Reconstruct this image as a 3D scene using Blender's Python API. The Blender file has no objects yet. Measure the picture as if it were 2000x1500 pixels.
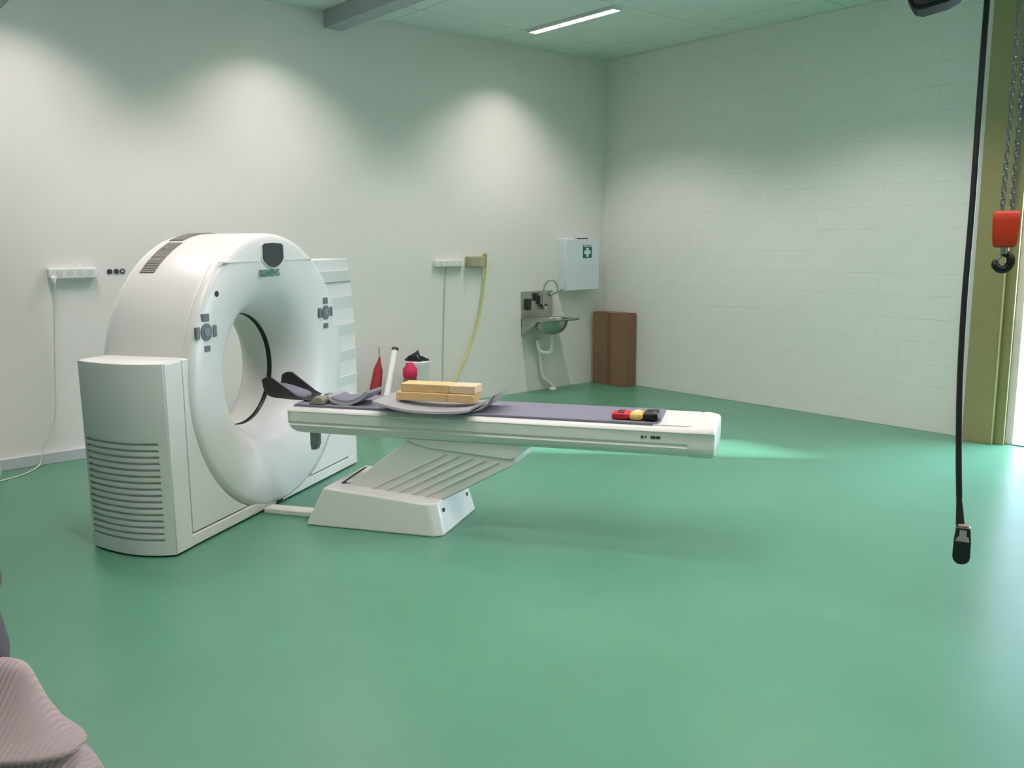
import bpy, bmesh, math, random
from mathutils import Vector, Matrix

# ------------------------------------------------------------------ scene
S = bpy.context.scene
COL = S.collection
rnd = random.Random(7)

# ---- camera (calibrated on the room's own lines; image taken as 2000 x 1500)
CAM = Vector((-7.8648, -7.6189, 1.7162))
PITCH, ROLL, YAW = 0.1600, -0.0072, 0.6978
fw = Vector((math.sin(YAW)*math.cos(PITCH), math.cos(YAW)*math.cos(PITCH), -math.sin(PITCH)))
rt0 = Vector((math.cos(YAW), -math.sin(YAW), 0))
up0 = rt0.cross(fw)
rt = rt0*math.cos(ROLL) + up0*math.sin(ROLL)
up = -rt0*math.sin(ROLL) + up0*math.cos(ROLL)
cd = bpy.data.cameras.new('camera')
cd.sensor_width = 36.0
cd.lens = 36.0*1729.8/2000.0
cd.clip_start = 0.05
cam = bpy.data.objects.new('camera', cd)
cam.matrix_world = Matrix(((rt.x, up.x, -fw.x, CAM.x), (rt.y, up.y, -fw.y, CAM.y),
                           (rt.z, up.z, -fw.z, CAM.z), (0, 0, 0, 1)))
COL.objects.link(cam)
S.camera = cam

# ---- world: pale daylight sky, enters only through the wide doorway
W = bpy.data.worlds.new('sky'); S.world = W
W.use_nodes = True
bg = W.node_tree.nodes['Background']
bg.inputs[0].default_value = (0.68, 0.82, 1.0, 1)
bg.inputs[1].default_value = 19.0

# ---- sun, low, shining in past the door jamb
sd = bpy.data.lights.new('sun_offscreen', 'SUN')
sd.energy = 11.0
sd.angle = math.radians(1.0)
sd.color = (0.86, 0.97, 1.0)
SUN_EL, = (math.radians(25),)
to_sun = Vector((0.682*math.cos(SUN_EL), -0.732*math.cos(SUN_EL), math.sin(SUN_EL)))
sun = bpy.data.objects.new('sun_offscreen', sd)
sun.rotation_euler = to_sun.to_track_quat('Z', 'Y').to_euler()
sun.location = (6, -11, 6)
COL.objects.link(sun)

S.view_settings.view_transform = 'Standard'
S.view_settings.look = 'None'
S.view_settings.gamma = 1.0
S.view_settings.use_curve_mapping = False
S.view_settings.exposure = 0.25

LAMP_POWER = 32.5         # per spot, four spots behind each louvre
LAMP_CONE = math.radians(120)
LAMP_COLOR = (1.0, 0.865, 0.87)

# ------------------------------------------------------------------ materials
def srgb(r, g, b):
    f = lambda c: (c/255/12.92) if c/255 <= 0.04045 else ((c/255+0.055)/1.055)**2.4
    return (f(r), f(g), f(b), 1)

MATS = {}
def mat(name, rgb, rough=0.5, metal=0.0, var=0.06, scale=6.0, bump=0.0, bscale=60.0, emis=0.0,
        spec=0.5, trans=0.0, coat=0.0, alpha=1.0):
    if name in MATS: return MATS[name]
    m = bpy.data.materials.new(name); m.use_nodes = True
    nt = m.node_tree; b = nt.nodes['Principled BSDF']
    c = srgb(*rgb)
    tc = nt.nodes.new('ShaderNodeTexCoord')
    nz = nt.nodes.new('ShaderNodeTexNoise')
    nz.inputs['Scale'].default_value = scale; nz.inputs['Detail'].default_value = 4
    nt.links.new(tc.outputs['Object'], nz.inputs['Vector'])
    rp = nt.nodes.new('ShaderNodeValToRGB')
    rp.color_ramp.elements[0].position = 0.3; rp.color_ramp.elements[1].position = 0.7
    rp.color_ramp.elements[0].color = tuple(x*(1-var) for x in c[:3])+(1,)
    rp.color_ramp.elements[1].color = tuple(min(1, x*(1+var)) for x in c[:3])+(1,)
    nt.links.new(nz.outputs['Fac'], rp.inputs['Fac'])
    nt.links.new(rp.outputs['Color'], b.inputs['Base Color'])
    b.inputs['Roughness'].default_value = rough
    b.inputs['Metallic'].default_value = metal
    b.inputs['Specular IOR Level'].default_value = spec
    b.inputs['Coat Weight'].default_value = coat
    b.inputs['Transmission Weight'].default_value = trans
    b.inputs['Alpha'].default_value = alpha
    if emis:
        b.inputs['Emission Color'].default_value = c
        b.inputs['Emission Strength'].default_value = emis
    if bump:
        n2 = nt.nodes.new('ShaderNodeTexNoise'); n2.inputs['Scale'].default_value = bscale
        nt.links.new(tc.outputs['Object'], n2.inputs['Vector'])
        bp = nt.nodes.new('ShaderNodeBump'); bp.inputs['Strength'].default_value = bump
        bp.inputs['Distance'].default_value = 0.01
        nt.links.new(n2.outputs['Fac'], bp.inputs['Height'])
        nt.links.new(bp.outputs['Normal'], b.inputs['Normal'])
    MATS[name] = m
    return m

M_floor = mat('green_floor', (86, 143, 116), rough=0.33, var=0.05, scale=1.6, bump=0.05, bscale=9, spec=0.5)
M_wall = mat('wall_paint', (232, 231, 226), rough=0.85, var=0.012, scale=1.2, bump=0.05, bscale=120)
M_block = mat('block_paint', (228, 230, 224), rough=0.8, var=0.015, scale=4, bump=0.12, bscale=40)
M_ceil = mat('ceiling_board', (216, 228, 224), rough=0.9, var=0.02, scale=2)
M_beam = mat('beam_grey', (164, 174, 178), rough=0.6, var=0.03)
M_base = mat('duct_grey', (200, 206, 210), rough=0.5, var=0.02)
M_olive = mat('olive_steel', (150, 144, 98), rough=0.45, var=0.03)
M_white = mat('gantry_plastic', (226, 226, 222), rough=0.32, var=0.01, scale=2, spec=0.45)
M_shell = M_white
M_bore = M_white
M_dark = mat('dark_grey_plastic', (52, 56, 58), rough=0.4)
M_black = mat('black_plastic', (22, 23, 26), rough=0.38, var=0.1)
M_bar = mat('recess_plastic', (208, 212, 210), rough=0.4, var=0.01)
M_padgrey = mat('mat_grey', (120, 119, 134), rough=0.7, var=0.03, bump=0.05)
M_sheetgrey = mat('sheet_grey', (158, 158, 162), rough=0.5, var=0.03)
M_steel = mat('stainless', (176, 178, 170), rough=0.28, metal=0.9, var=0.1, scale=9)
M_chrome = mat('chrome', (205, 205, 200), rough=0.15, metal=1.0, var=0.02)
M_pvc = mat('white_pvc', (228, 230, 220), rough=0.4, var=0.01)
M_card = mat('cardboard', (138, 106, 82), rough=0.85, var=0.05, scale=5, bump=0.1, bscale=30)
M_tape = mat('packing_tape', (112, 92, 66), rough=0.4, var=0.03)
M_wood = mat('pale_board', (214, 182, 128), rough=0.6, var=0.07, scale=14)
M_wood2 = mat('pale_board_end', (216, 190, 158), rough=0.6, var=0.06, scale=20)
M_red = mat('hoist_red', (208, 62, 30), rough=0.4, var=0.04)
M_teal = mat('teal_print', (60, 120, 112), rough=0.5)
M_yellow = mat('yellow_cable', (206, 200, 104), rough=0.5)
M_ybox = mat('yellow_grey_box', (176, 168, 130), rough=0.5)
M_green = mat('sign_green', (18, 110, 84), rough=0.5)
M_lam = mat('luminaire_white', (226, 230, 226), rough=0.4)
M_aid = mat('cabinet_white', (224, 232, 238), rough=0.4, var=0.01)

# ------------------------------------------------------------------ helpers
def tag(o, label=None, cat=None, group=None, kind=None):
    if label: o['label'] = label
    if cat: o['category'] = cat
    if group: o['group'] = group
    if kind: o['kind'] = kind
    return o

def obj(name, bm, m, parent=None, smooth=False, bevel=0.0, bseg=2):
    bmesh.ops.recalc_face_normals(bm, faces=bm.faces[:])
    me = bpy.data.meshes.new(name); bm.to_mesh(me); bm.free()
    ms = m if isinstance(m, (list, tuple)) else [m]
    for k in ms: me.materials.append(k)
    if smooth:
        for p in me.polygons: p.use_smooth = True
    o = bpy.data.objects.new(name, me); COL.objects.link(o)
    if parent: o.parent = parent
    if bevel:
        b = o.modifiers.new('bevel', 'BEVEL'); b.width = bevel; b.segments = bseg
        b.limit_method = 'ANGLE'; b.angle_limit = math.radians(40)
        for p in me.polygons: p.use_smooth = True
        me.set_sharp_from_angle(angle=math.radians(38))
    elif smooth:
        me.set_sharp_from_angle(angle=math.radians(40))
    return o

def empty(name, loc=(0, 0, 0), rz=0.0):
    o = bpy.data.objects.new(name, None); COL.objects.link(o)
    o.location = loc; o.rotation_euler = (0, 0, rz); o.empty_display_size = 0.2
    return o

def box(bm, x0, x1, y0, y1, z0, z1):
    v = [bm.verts.new(p) for p in ((x0,y0,z0),(x1,y0,z0),(x1,y1,z0),(x0,y1,z0),(x0,y0,z1),(x1,y0,z1),(x1,y1,z1),(x0,y1,z1))]
    for f in ((0,3,2,1),(4,5,6,7),(0,1,5,4),(1,2,6,5),(2,3,7,6),(3,0,4,7)):
        bm.faces.new([v[i] for i in f])
    return bm
def boxbm(*a):
    bm = bmesh.new(); return box(bm, *a)

def prism(bm, pts, fa, fb):
    """closed outline pts (2D), fa/fb map a 2D point to the two 3D caps"""
    a = [bm.verts.new(fa(p)) for p in pts]; b = [bm.verts.new(fb(p)) for p in pts]
    n = len(pts)
    bm.faces.new(a); bm.faces.new(b[::-1])
    for i in range(n): bm.faces.new((a[i], a[(i+1) % n], b[(i+1) % n], b[i]))
    return bm

def tube(bm, path, rad, seg=10, cap=True):
    path = [Vector(p) for p in path]; n = len(path)
    rads = rad if isinstance(rad, (list, tuple)) else [rad]*n
    t0 = (path[1]-path[0]).normalized()
    ref = Vector((0, 0, 1)) if abs(t0.z) < 0.9 else Vector((1, 0, 0))
    x = t0.cross(ref).normalized()
    rings = []
    for i, p in enumerate(path):
        t = (path[min(i+1, n-1)]-path[max(i-1, 0)]).normalized()
        x = (x-t*x.dot(t)).normalized(); y = t.cross(x)
        rings.append([bm.verts.new(p+(x*math.cos(a)+y*math.sin(a))*rads[i]) for a in [2*math.pi*k/seg for k in range(seg)]])
    for i in range(n-1):
        for k in range(seg):
            bm.faces.new((rings[i][k], rings[i][(k+1) % seg], rings[i+1][(k+1) % seg], rings[i+1][k]))
    if cap:
        bm.faces.new(rings[0][::-1]); bm.faces.new(rings[-1])
    return bm

def smoothpath(pts, sub=6):
    pts = [Vector(p) for p in pts]; out = []
    for i in range(len(pts)-1):
        p0 = pts[max(i-1, 0)]; p1 = pts[i]; p2 = pts[i+1]; p3 = pts[min(i+2, len(pts)-1)]
        for k in range(sub):
            t = k/sub
            out.append(0.5*((2*p1)+(p2-p0)*t+(2*p0-5*p1+4*p2-p3)*t*t+(3*p1-p0-3*p2+p3)*t**3))
    out.append(pts[-1]); return out

def lathe_z(bm, prof, seg=24, c=(0, 0), cap=True):
    rings = [[bm.verts.new((c[0]+r*math.cos(2*math.pi*k/seg), c[1]+r*math.sin(2*math.pi*k/seg), z)) for k in range(seg)] for r, z in prof]
    for i in range(len(rings)-1):
        for k in range(seg):
            bm.faces.new((rings[i][k], rings[i][(k+1) % seg], rings[i+1][(k+1) % seg], rings[i+1][k]))
    if cap:
        bm.faces.new(rings[0][::-1]); bm.faces.new(rings[-1])
    return bm

def loft(bm, secs, cap=True):
    rings = [[bm.verts.new(p) for p in s] for s in secs]; n = len(rings[0])
    for i in range(len(rings)-1):
        for k in range(n):
            bm.faces.new((rings[i][k], rings[i][(k+1) % n], rings[i+1][(k+1) % n], rings[i+1][k]))
    if cap:
        bm.faces.new(rings[0][::-1]); bm.faces.new(rings[-1])
    return bm

def text(name, s, size, m, parent, matrix, extrude=0.001, bold=False):
    cu = bpy.data.curves.new(name, 'FONT'); cu.body = s; cu.size = size; cu.extrude = extrude
    cu.align_x = 'CENTER'; cu.align_y = 'CENTER'
    if bold: cu.offset = size*0.02
    t = bpy.data.objects.new(name+'_tmp', cu); COL.objects.link(t)
    dg = bpy.context.evaluated_depsgraph_get(); dg.update()
    me = bpy.data.meshes.new_from_object(t.evaluated_get(dg)); me.name = name
    bpy.data.objects.remove(t); bpy.data.curves.remove(cu)
    me.materials.clear(); me.materials.append(m)
    o = bpy.data.objects.new(name, me); COL.objects.link(o)
    o.parent = parent; o.matrix_local = matrix
    return o

# ------------------------------------------------------------------ ROOM
H = 3.806
XL, YR = -10.2, -11.0            # far extents, behind and beside the camera
tag(obj('floor', boxbm(XL-.2, 0.3, YR-.2, 0.2, -0.1, 0), M_floor), 'glossy seamless green resin floor', kind='structure')
tag(obj('wall_left', boxbm(XL-.2, 0.3, 0, 0.2, 0, H+.1), M_wall), 'smooth off-white plastered wall behind the scanner', kind='structure')
tag(obj('wall_front', boxbm(XL-.2, XL, YR, 0, 0, H+.1), M_wall), 'plain off-white side wall', kind='structure')
bm = boxbm(XL-.2, 0.3, YR-.2, YR, 0, H+.1)
tag(obj('wall_rear', bm, M_wall), 'plain off-white rear wall', kind='structure')

# right wall: slab with doorway, painted blocks in front of it
D0, D1, DZ = -4.74, -6.05, 2.52   # doorway span and head height
bm = bmesh.new()
box(bm, 0.002, 0.3, D0, 0, 0, H+.1)
box(bm, 0.005, 0.3, YR, D1, 0, H+.1)
box(bm, 0.005, 0.3, D1, D0, DZ, H+.1)
wr = tag(obj('wall_right', bm, M_block), 'painted block wall with visible courses', kind='structure')
BL, BH, JT = 0.44, 0.20, 0.0024
def block_mesh(length):
    bm = boxbm(-0.0, 0.03, -length/2+JT/5, length/2-JT/5, JT/2, BH-JT/2)
    bmesh.ops.bevel(bm, geom=[e for e in bm.edges if all(v.co.x < 0.001 for v in e.verts) and abs(e.verts[0].co.y-e.verts[1].co.y) > .01], offset=0.0016, segments=1, affect='EDGES')
    me = bpy.data.meshes.new('brick'); bm.to_mesh(me); bm.free(); me.materials.append(M_block); return me
BM = {}
for k in range(19):
    y = 0.0; end = -4.42
    first = BL if k % 2 == 0 else BL/2
    L = first
    while y > end+0.02:
        l = min(L, y-end)
        key = round(l, 3)
        if key not in BM: BM[key] = block_mesh(l)
        o = bpy.data.objects.new('brick', BM[key]); COL.objects.link(o); o.parent = wr
        o.location = (rnd.uniform(-0.0002, 0.0002), y-l/2, k*BH)
        y -= l; L = BL

# ceiling: boards with open joints
ce = tag(obj('ceiling', boxbm(XL-.2, 0.3, YR-.2, 0.2, H+.012, H+.1), M_ceil), 'pale green-grey boarded ceiling', kind='structure')
xs = [0.0, -0.5]+[-0.5-1.25*k for k in range(1, 9)]; xs[-1] = max(xs[-1], XL)
ys = [0.0, -0.56]+[-0.56-1.25*k for k in range(1, 9)]
CM = {}
for i in range(len(xs)-1):
    for j in range(len(ys)-1):
        w, d = xs[i]-xs[i+1], ys[j]-ys[j+1]
        key = (round(w, 3), round(d, 3))
        if key not in CM:
            b = boxbm(-w/2+.004, w/2-.004, -d/2+.004, d/2-.004, 0, .014)
            me = bpy.data.meshes.new('ceiling_panel'); b.to_mesh(me); b.free(); me.materials.append(M_ceil); CM[key] = me
        o = bpy.data.objects.new('ceiling_panel', CM[key]); COL.objects.link(o); o.parent = ce
        o.location = ((xs[i]+xs[i+1])/2, (ys[j]+ys[j+1])/2, H)
# ceiling beams (run from the left wall towards the viewer)
for k, xb in enumerate((-3.69, -7.33)):
    bm = bmesh.new(); box(bm, xb, xb+.185, YR, -0.0, H-.155, H+.01)
    t = obj('trim_%d' % (k+1), bm, M_beam, bevel=0.004)
    tag(t, 'grey box beam under the ceiling', kind='structure')
# slim conduit rail hung below the ceiling
cr = empty('conduit_rail', (-6.56, -5.5, 3.2)); tag(cr, 'slim teal-grey conduit rail hung under the ceiling near the left wall', 'conduit')
obj('rail', boxbm(-.05, .04, -5.45, 5.5, 0, .09), mat('rail_teal', (120, 146, 146), rough=0.5), cr, bevel=.004)
for yy in (-4.5, -1.5, 1.5, 4.3):
    obj('hanger', boxbm(-.008, .008, yy-.008, yy+.008, .088, H-3.2), M_beam, cr)
# wall duct / skirting on the left wall
bm = bmesh.new(); box(bm, XL, -5.15, -0.04, 0, 0.0, 0.09)
tag(obj('baseboard_left', bm, M_base, bevel=0.004), 'light grey skirting duct', kind='structure')

# door jamb / olive steel column, stepped towards the opening
dj = tag(empty('door_1', (0, -4.6, 0)), 'olive steel door column and stepped jamb beside a wide opening', kind='structure')
def dpart(name, x0, x1, y0, y1, z0, z1, m):
    o = obj(name, boxbm(x0, x1, y0+4.6, y1+4.6, z0, z1), m, dj, bevel=0.003); return o
M_reveal = mat('reveal_white', (244, 232, 234), rough=0.6)
dpart('column', -0.13, 0.06, -4.625, -4.40, 0, H, M_olive)
dpart('edge_strip', -0.128, -0.075, -4.64, -4.622, 0, H, M_olive)
dpart('jamb', -0.072, 0.05, -4.70, -4.62, 0, DZ+.12, M_olive)
dpart('jamb_bead', -0.072, -0.05, -4.715, -4.698, 0, DZ+.12, M_olive)
dpart('reveal', 0.0, 0.31, -4.76, -4.70, 0, DZ, M_reveal)
dpart('lintel', -0.07, 0.31, D1, -4.64, DZ, DZ+.30, mat('lintel_grey', (140, 132, 150), rough=0.6))
dpart('far_jamb', -0.07, 0.31, D1-.10, D1+.04, 0, DZ, M_olive)
dpart('threshold', -0.02, 0.32, D1, -4.76, 0, 0.012, mat('threshold_metal', (190, 196, 206), rough=0.35, metal=0.6))

# outside: paving, and blocks added to shape the daylight through the doorway
M_pave = mat('paving', (176, 178, 182), rough=0.9, var=0.08, scale=3)
bm = bmesh.new(); box(bm, 0.3, 30, -40, 16, -0.12, -0.02); box(bm, -20, .3, -40, YR-.2, -.12, -.02)
tag(obj('floor_outside', bm, M_pave), 'pale paving outside the doorway', kind='structure')
M_ext = mat('sun_block_brown', (150, 118, 98), rough=0.9, var=0.1, scale=8)
tag(obj('wall_sun_block_far', boxbm(12.0, 12.6, -34.0, -19.2, -0.02, 12.0), M_ext), 'tall brown block added far outside to trim the sun to a streak', kind='structure')  # unseen block, added to cut the sunlight down to a narrow streak
tag(obj('wall_sun_block_near', boxbm(6.0, 6.4, -12.6, -11.1, -0.02, 5.2), M_ext), 'tall narrow brown block added outside to keep the sun off the floor by the door', kind='structure')  # added sun blocker, makes the streak start away from the doorway
M_gblock = mat('glare_block_grey', (98, 106, 122), rough=0.9, var=0.05)
tag(obj('wall_glare_block', boxbm(6.0, 6.5, -4.6, 16.0, -0.02, 8.0), M_gblock), 'tall grey block added outside to lower the glare on the floor', kind='structure')  # added to hide bright sky and lower its reflection in the floor
# ------------------------------------------------------------------ ceiling lights (louvred, narrow)
M_tube = mat('lamp_diffuser', (255, 252, 244), emis=6.0)
M_lam = mat('luminaire_white', (226, 230, 226), rough=0.4)
LAMP = bpy.data.lights.new('lamp', 'SPOT')
LAMP.energy = LAMP_POWER; LAMP.spot_size = LAMP_CONE; LAMP.spot_blend = .50; LAMP.color = LAMP_COLOR; LAMP.shadow_soft_size = .05
def fixture(x, yc, label):
    off = '' if (x > -2 and yc > -2) else '_offscreen'      # only the first one is in the picture
    t = empty('ceiling_light'+off, (x, yc, H-.022))
    tag(t, label, 'ceiling light', 'narrow louvred ceiling lights')
    bm = bmesh.new()
    for sx in (-1, 1): box(bm, sx*.055-.006, sx*.055+.006, -.59, .59, -.008, .022)
    for sy in (-1, 1): box(bm, -.055, .055, sy*.59-.008, sy*.59+.008, -.008, .022)
    obj('frame', bm, M_lam, t)
    obj('diffuser'+off, boxbm(-.049, .049, -.58, .58, .004, .02), M_tube, t)
    bm = bmesh.new()
    for k in range(24): box(bm, -.049, .049, -.575+k*.05-.001, -.575+k*.05+.001, -.006, .004)
    obj('louvre', bm, M_lam, t)
    for yo in (-.48, -.16, .16, .48):
        lo = bpy.data.objects.new('lamp'+off, LAMP); COL.objects.link(lo); lo.parent = t; lo.location = (0, yo, -.012)
    return t
for x in (-1.68, -4.36, -6.35):
    for j, yc in enumerate((-1.18, -3.68, -6.18, -8.68)):
        if x == -1.68 and j == 0: l = 'narrow lit strip light in the ceiling near the wall corner'
        else: l = 'narrow lit strip light further along the ceiling'
        fixture(x, yc, l)

# ------------------------------------------------------------------ CT GANTRY
GA = math.radians(32.7)
G0 = Vector((-5.361, -2.2335, 0))
GU = Vector((math.cos(GA), math.sin(GA), 0)); GN = Vector((math.sin(GA), -math.cos(GA), 0))
def gw(a, n, z=0.0): return G0+GU*a+GN*n+Vector((0, 0, z))
def P(a, n, z): return (a, -n, z)        # gantry-local point (across, towards the table, up)

gt = empty('ct_scanner_gantry', G0, GA)
tag(gt, 'white ring-shaped CT scanner gantry with round bore and louvred side cover', 'CT scanner')
ZC, R = 0.892, 0.885
def ring_part(name, prof, m, seg=112, closed=False):
    bm = bmesh.new(); rings = []
    for r, n in prof:
        rings.append([bm.verts.new(P(r*math.cos(2*math.pi*k/seg), n, max(0.006, ZC+r*math.sin(2*math.pi*k/seg)))) for k in range(seg)])
    pr = list(range(len(prof)-1))
    for i in pr:
        for k in range(seg):
            bm.faces.new((rings[i][k], rings[i][(k+1) % seg], rings[i+1][(k+1) % seg], rings[i+1][k]))
    return obj(name, bm, m, gt, smooth=True)
# funnel-shaped front cover
front = [(R-.006, -.060), (R, -.042), (R-.004, -.018), (R-.018, .002), (R-.045, .012), (.76, .014), (.68, .010), (.60, -.004),
         (.54, -.026), (.49, -.060), (.45, -.105), (.415, -.155), (.39, -.205), (.375, -.245), (.369, -.268)]
ring_part('front_cover', front, M_white)
ring_part('bore_ring', [(.369, -.266), (.374, -.268), (.374, -.302), (.366, -.304)], mat('bore_ring_dark', (44, 48, 40), rough=0.3))
ring_part('rear_funnel', [(.366, -.302), (.372, -.34), (.385, -.42), (.405, -.49), (.435, -.55), (.50, -.592), (.60, -.605)], M_bore)
ring_part('rear_cover', [(.60, -.605), (R-.03, -.61), (R-.004, -.59), (R-.004, -.56)], M_shell)
ring_part('ring_shell', [(R-.010, -.050), (R-.002, -.058), (R, -.075), (R, -.56), (R-.006, -.575)], M_shell)
def arc_ring(name, r0, r1, n0, n1, a0, a1, m, K=60):
    bm = bmesh.new(); secs = []
    for i in range(K+1):
        t = math.radians(a0+(a1-a0)*i/K); c, q = math.cos(t), math.sin(t)
        secs.append([P(r*c, n, max(.008, ZC+r*q)) for r, n in ((r0, n0), (r1, n0), (r1, n1), (r0, n1))])
    loft(bm, secs); return obj(name, bm, m, gt)
# vent strips over the shell
M_vent = mat('vent_grey', (140, 138, 134), rough=0.6, var=0.1, scale=80)
def vent(a0, a1, n0, n1):
    bm = bmesh.new(); K = 14; r0, r1 = R-.004, R+.003
    def pt(r, t, n): return P(r*math.cos(t), n, ZC+r*math.sin(t))
    secs = []
    for i in range(K+1):
        t = math.radians(a0+(a1-a0)*i/K)
        secs.append([pt(r0, t, n0), pt(r1, t, n0), pt(r1, t, n1), pt(r0, t, n1)])
    loft(bm, secs)
    v = obj('vent_strip', bm, M_vent, gt)
    bm = bmesh.new()
    for i in range(22):
        t = math.radians(a0+(a1-a0)*(i+.5)/22); dt = math.radians((a1-a0)/22*.28)
        loft(bm, [[pt(r1-.001, t-dt, n) for n in (n0-.004, n1+.004)]+[pt(r1+.003, t-dt, n) for n in (n1+.004, n0-.004)],
                  [pt(r1-.001, t+dt, n) for n in (n0-.004, n1+.004)]+[pt(r1+.003, t+dt, n) for n in (n1+.004, n0-.004)]])
    obj('vent_rib', bm, M_vent, v)
vent(132.5, 111, -.415, -.52)
vent(108.5, 86, -.44, -.545)
vent(84, 62, -.44, -.545)

# base skirt and flat lower front panels with a seam between them
obj('base_skirt', boxbm(-1.0, 1.06, -.0, .575, 0.012, .079), M_white, gt, bevel=.006)
def arc(r, a0, a1, k=14): return [(r*math.cos(math.radians(a0+(a1-a0)*i/k)), ZC+r*math.sin(math.radians(a0+(a1-a0)*i/k))) for i in range(k+1)]
def plate(name, pts, n0, n1, m, bevel=0.0):
    bm = bmesh.new(); prism(bm, pts, lambda p: P(p[0], n0, p[1]), lambda p: P(p[0], n1, p[1])); return obj(name, bm, m, gt, bevel=bevel)
plate('inner_panel', [(-.96, .03), (1.0, .03), (1.0, .41)]+arc(.72, -41, -192, 30)+[(-.96, 1.0)], -.040, -.06, M_white)
plate('lower_panel', [(-.930, .090)]+arc(.893, -116.1, -192.1, 24)+[(-.930, 1.079)], -.002, -.03, M_white, .002)
plate('lower_panel', [(1.02, .090), (1.02, .42)]+arc(.893, -31.9, -63.9, 14), -.002, -.03, M_white, .002)
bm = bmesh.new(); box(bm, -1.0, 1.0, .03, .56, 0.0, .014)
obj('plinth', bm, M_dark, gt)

# left side cover with curved outer face and recessed louvre slots
def plan(s, sgn=-1):
    """outer face of side cover; s 0..1 from front to back"""
    n = -.004-.578*s
    u = 1.088+.070*(1-((s-.42)/.58)**2 if s > .42 else 1-((.42-s)/.42)**2)*1.0-.022*s
    return sgn*u, n
def side_cover(sgn, ztop, nslots):
    NS = 40
    sl0, sl1 = .085, .955
    cols = sorted(set([i/NS for i in range(NS+1)]+[sl0-.004, sl0, sl1, sl1+.004]))
    rows = [(0.012, 0)]
    z0, z1 = .100, .640
    if nslots:
        step = (z1-z0)/(nslots-1)
        for k in range(nslots):
            z = z0+k*step
            rows += [(z-.0075, 0), (z-.0065, 1), (z+.0065, 1), (z+.0075, 0)]
    rows.append((ztop-.012, 0))
    bm = bmesh.new(); grid = []
    for z, rec in rows:
        row = []
        for s in cols:
            u, n = plan(s, sgn)
            d = .022 if (rec and sl0 <= s <= sl1) else 0
            lean = .012*max(0, (z-.6))*sgn
            row.append(bm.verts.new(P(u-sgn*d+lean, n, z)))
        grid.append(row)
    slotfaces = []
    for i in range(len(rows)-1):
        for j in range(len(cols)-1):
            f = bm.faces.new((grid[i][j], grid[i][j+1], grid[i+1][j+1], grid[i+1][j]))
            if rows[i][1] and rows[i+1][1] and sl0 <= cols[j] and cols[j+1] <= sl1: slotfaces.append(f)
    # rounded top edge, top, front, back, inner side, bottom
    uin = sgn*.945
    inset = []
    for (dz, di) in ((-.004, .003), (0, .012)):
        row = []
        for s in cols:
            u, n = plan(s, sgn); row.append(bm.verts.new(P(u-sgn*di+.012*max(0, ztop-.6)*sgn, n*(1 if di < .01 else .985)-.0, ztop+dz)))
        inset.append(row)
    allr = [grid[-1]]+inset
    for i in range(2):
        for j in range(len(cols)-1): bm.faces.new((allr[i][j], allr[i][j+1], allr[i+1][j+1], allr[i+1][j]))
    tin = [bm.verts.new(P(sgn*.945, plan(s)[1]*(.985), ztop)) for s in cols]
    for j in range(len(cols)-1): bm.faces.new((inset[1][j], inset[1][j+1], tin[j+1], tin[j]))
    def closeside(j):
        ch = [grid[i][j] for i in range(len(rows))]+[inset[0][j], inset[1][j], tin[j]]
        b = bm.verts.new(P(uin, plan(cols[j])[1], 0.012)); bm.faces.new(ch+[b]); return b
    b0 = closeside(0); b1 = closeside(len(cols)-1)
    bm.faces.new([grid[0][j] for j in range(len(cols))]+[b1, b0])
    return obj('side_cover', bm, M_white, gt, smooth=True)
side_cover(-1, 1.083, 16)
side_cover(1, .56, 0)
# narrow front corner of the left cover and the seam beside it
obj('cover_shelf', boxbm(-.95, -.80, .03, .565, 1.0, 1.083), M_white, gt)
obj('corner_post', boxbm(-1.085, -.943, -.004, .06, .012, 1.078), M_white, gt, bevel=.006)

# right wing panel with five recessed bars
out = [(.46, 1.594), (1.103, 1.594), (1.150, 1.42), (1.188, 1.09), (1.196, .70), (1.188, .52), (1.09, .40), (.56, .40)]+arc(.74, -41, 51, 18)
bm = bmesh.new(); prism(bm, out, lambda p: P(p[0], -.035, p[1]), lambda p: P(p[0], -.30, p[1]))
obj('wing_panel', bm, M_white, gt, bevel=.008)
def uright(z):
    pts = [(1.594, 1.103), (1.42, 1.150), (1.09, 1.188), (.70, 1.196), (.52, 1.188)]
    for (za, ua), (zb, ub) in zip(pts, pts[1:]):
        if zb <= z <= za: return ua+(ub-ua)*(za-z)/(za-zb)
    return 1.18
for zt, zb in ((1.507, 1.428), (1.312, 1.222), (1.106, 1.018), (.904, .821), (.707, .631)):
    bm = bmesh.new()
    pts = [(.74 if zt < 1.4 else .56, zt), (uright(zt)-.012, zt), (uright(zb)-.012, zb), (.74 if zt < 1.4 else .56, zb)]
    # frame-like raised plate around the bar: two slats leaving a sunken bar
    prism(bm, pts, lambda p: P(p[0], -.034 if p[1] == zb else -.018, p[1]), lambda p: P(p[0], -.06, p[1]))
    obj('louvre_bar', bm, M_white, gt)
bm = boxbm(.70, 1.13, .026, .05, 1.420, 1.428)
obj('trim_line', bm, mat('trim_grey', (150, 158, 156), rough=0.5), gt)

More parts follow.
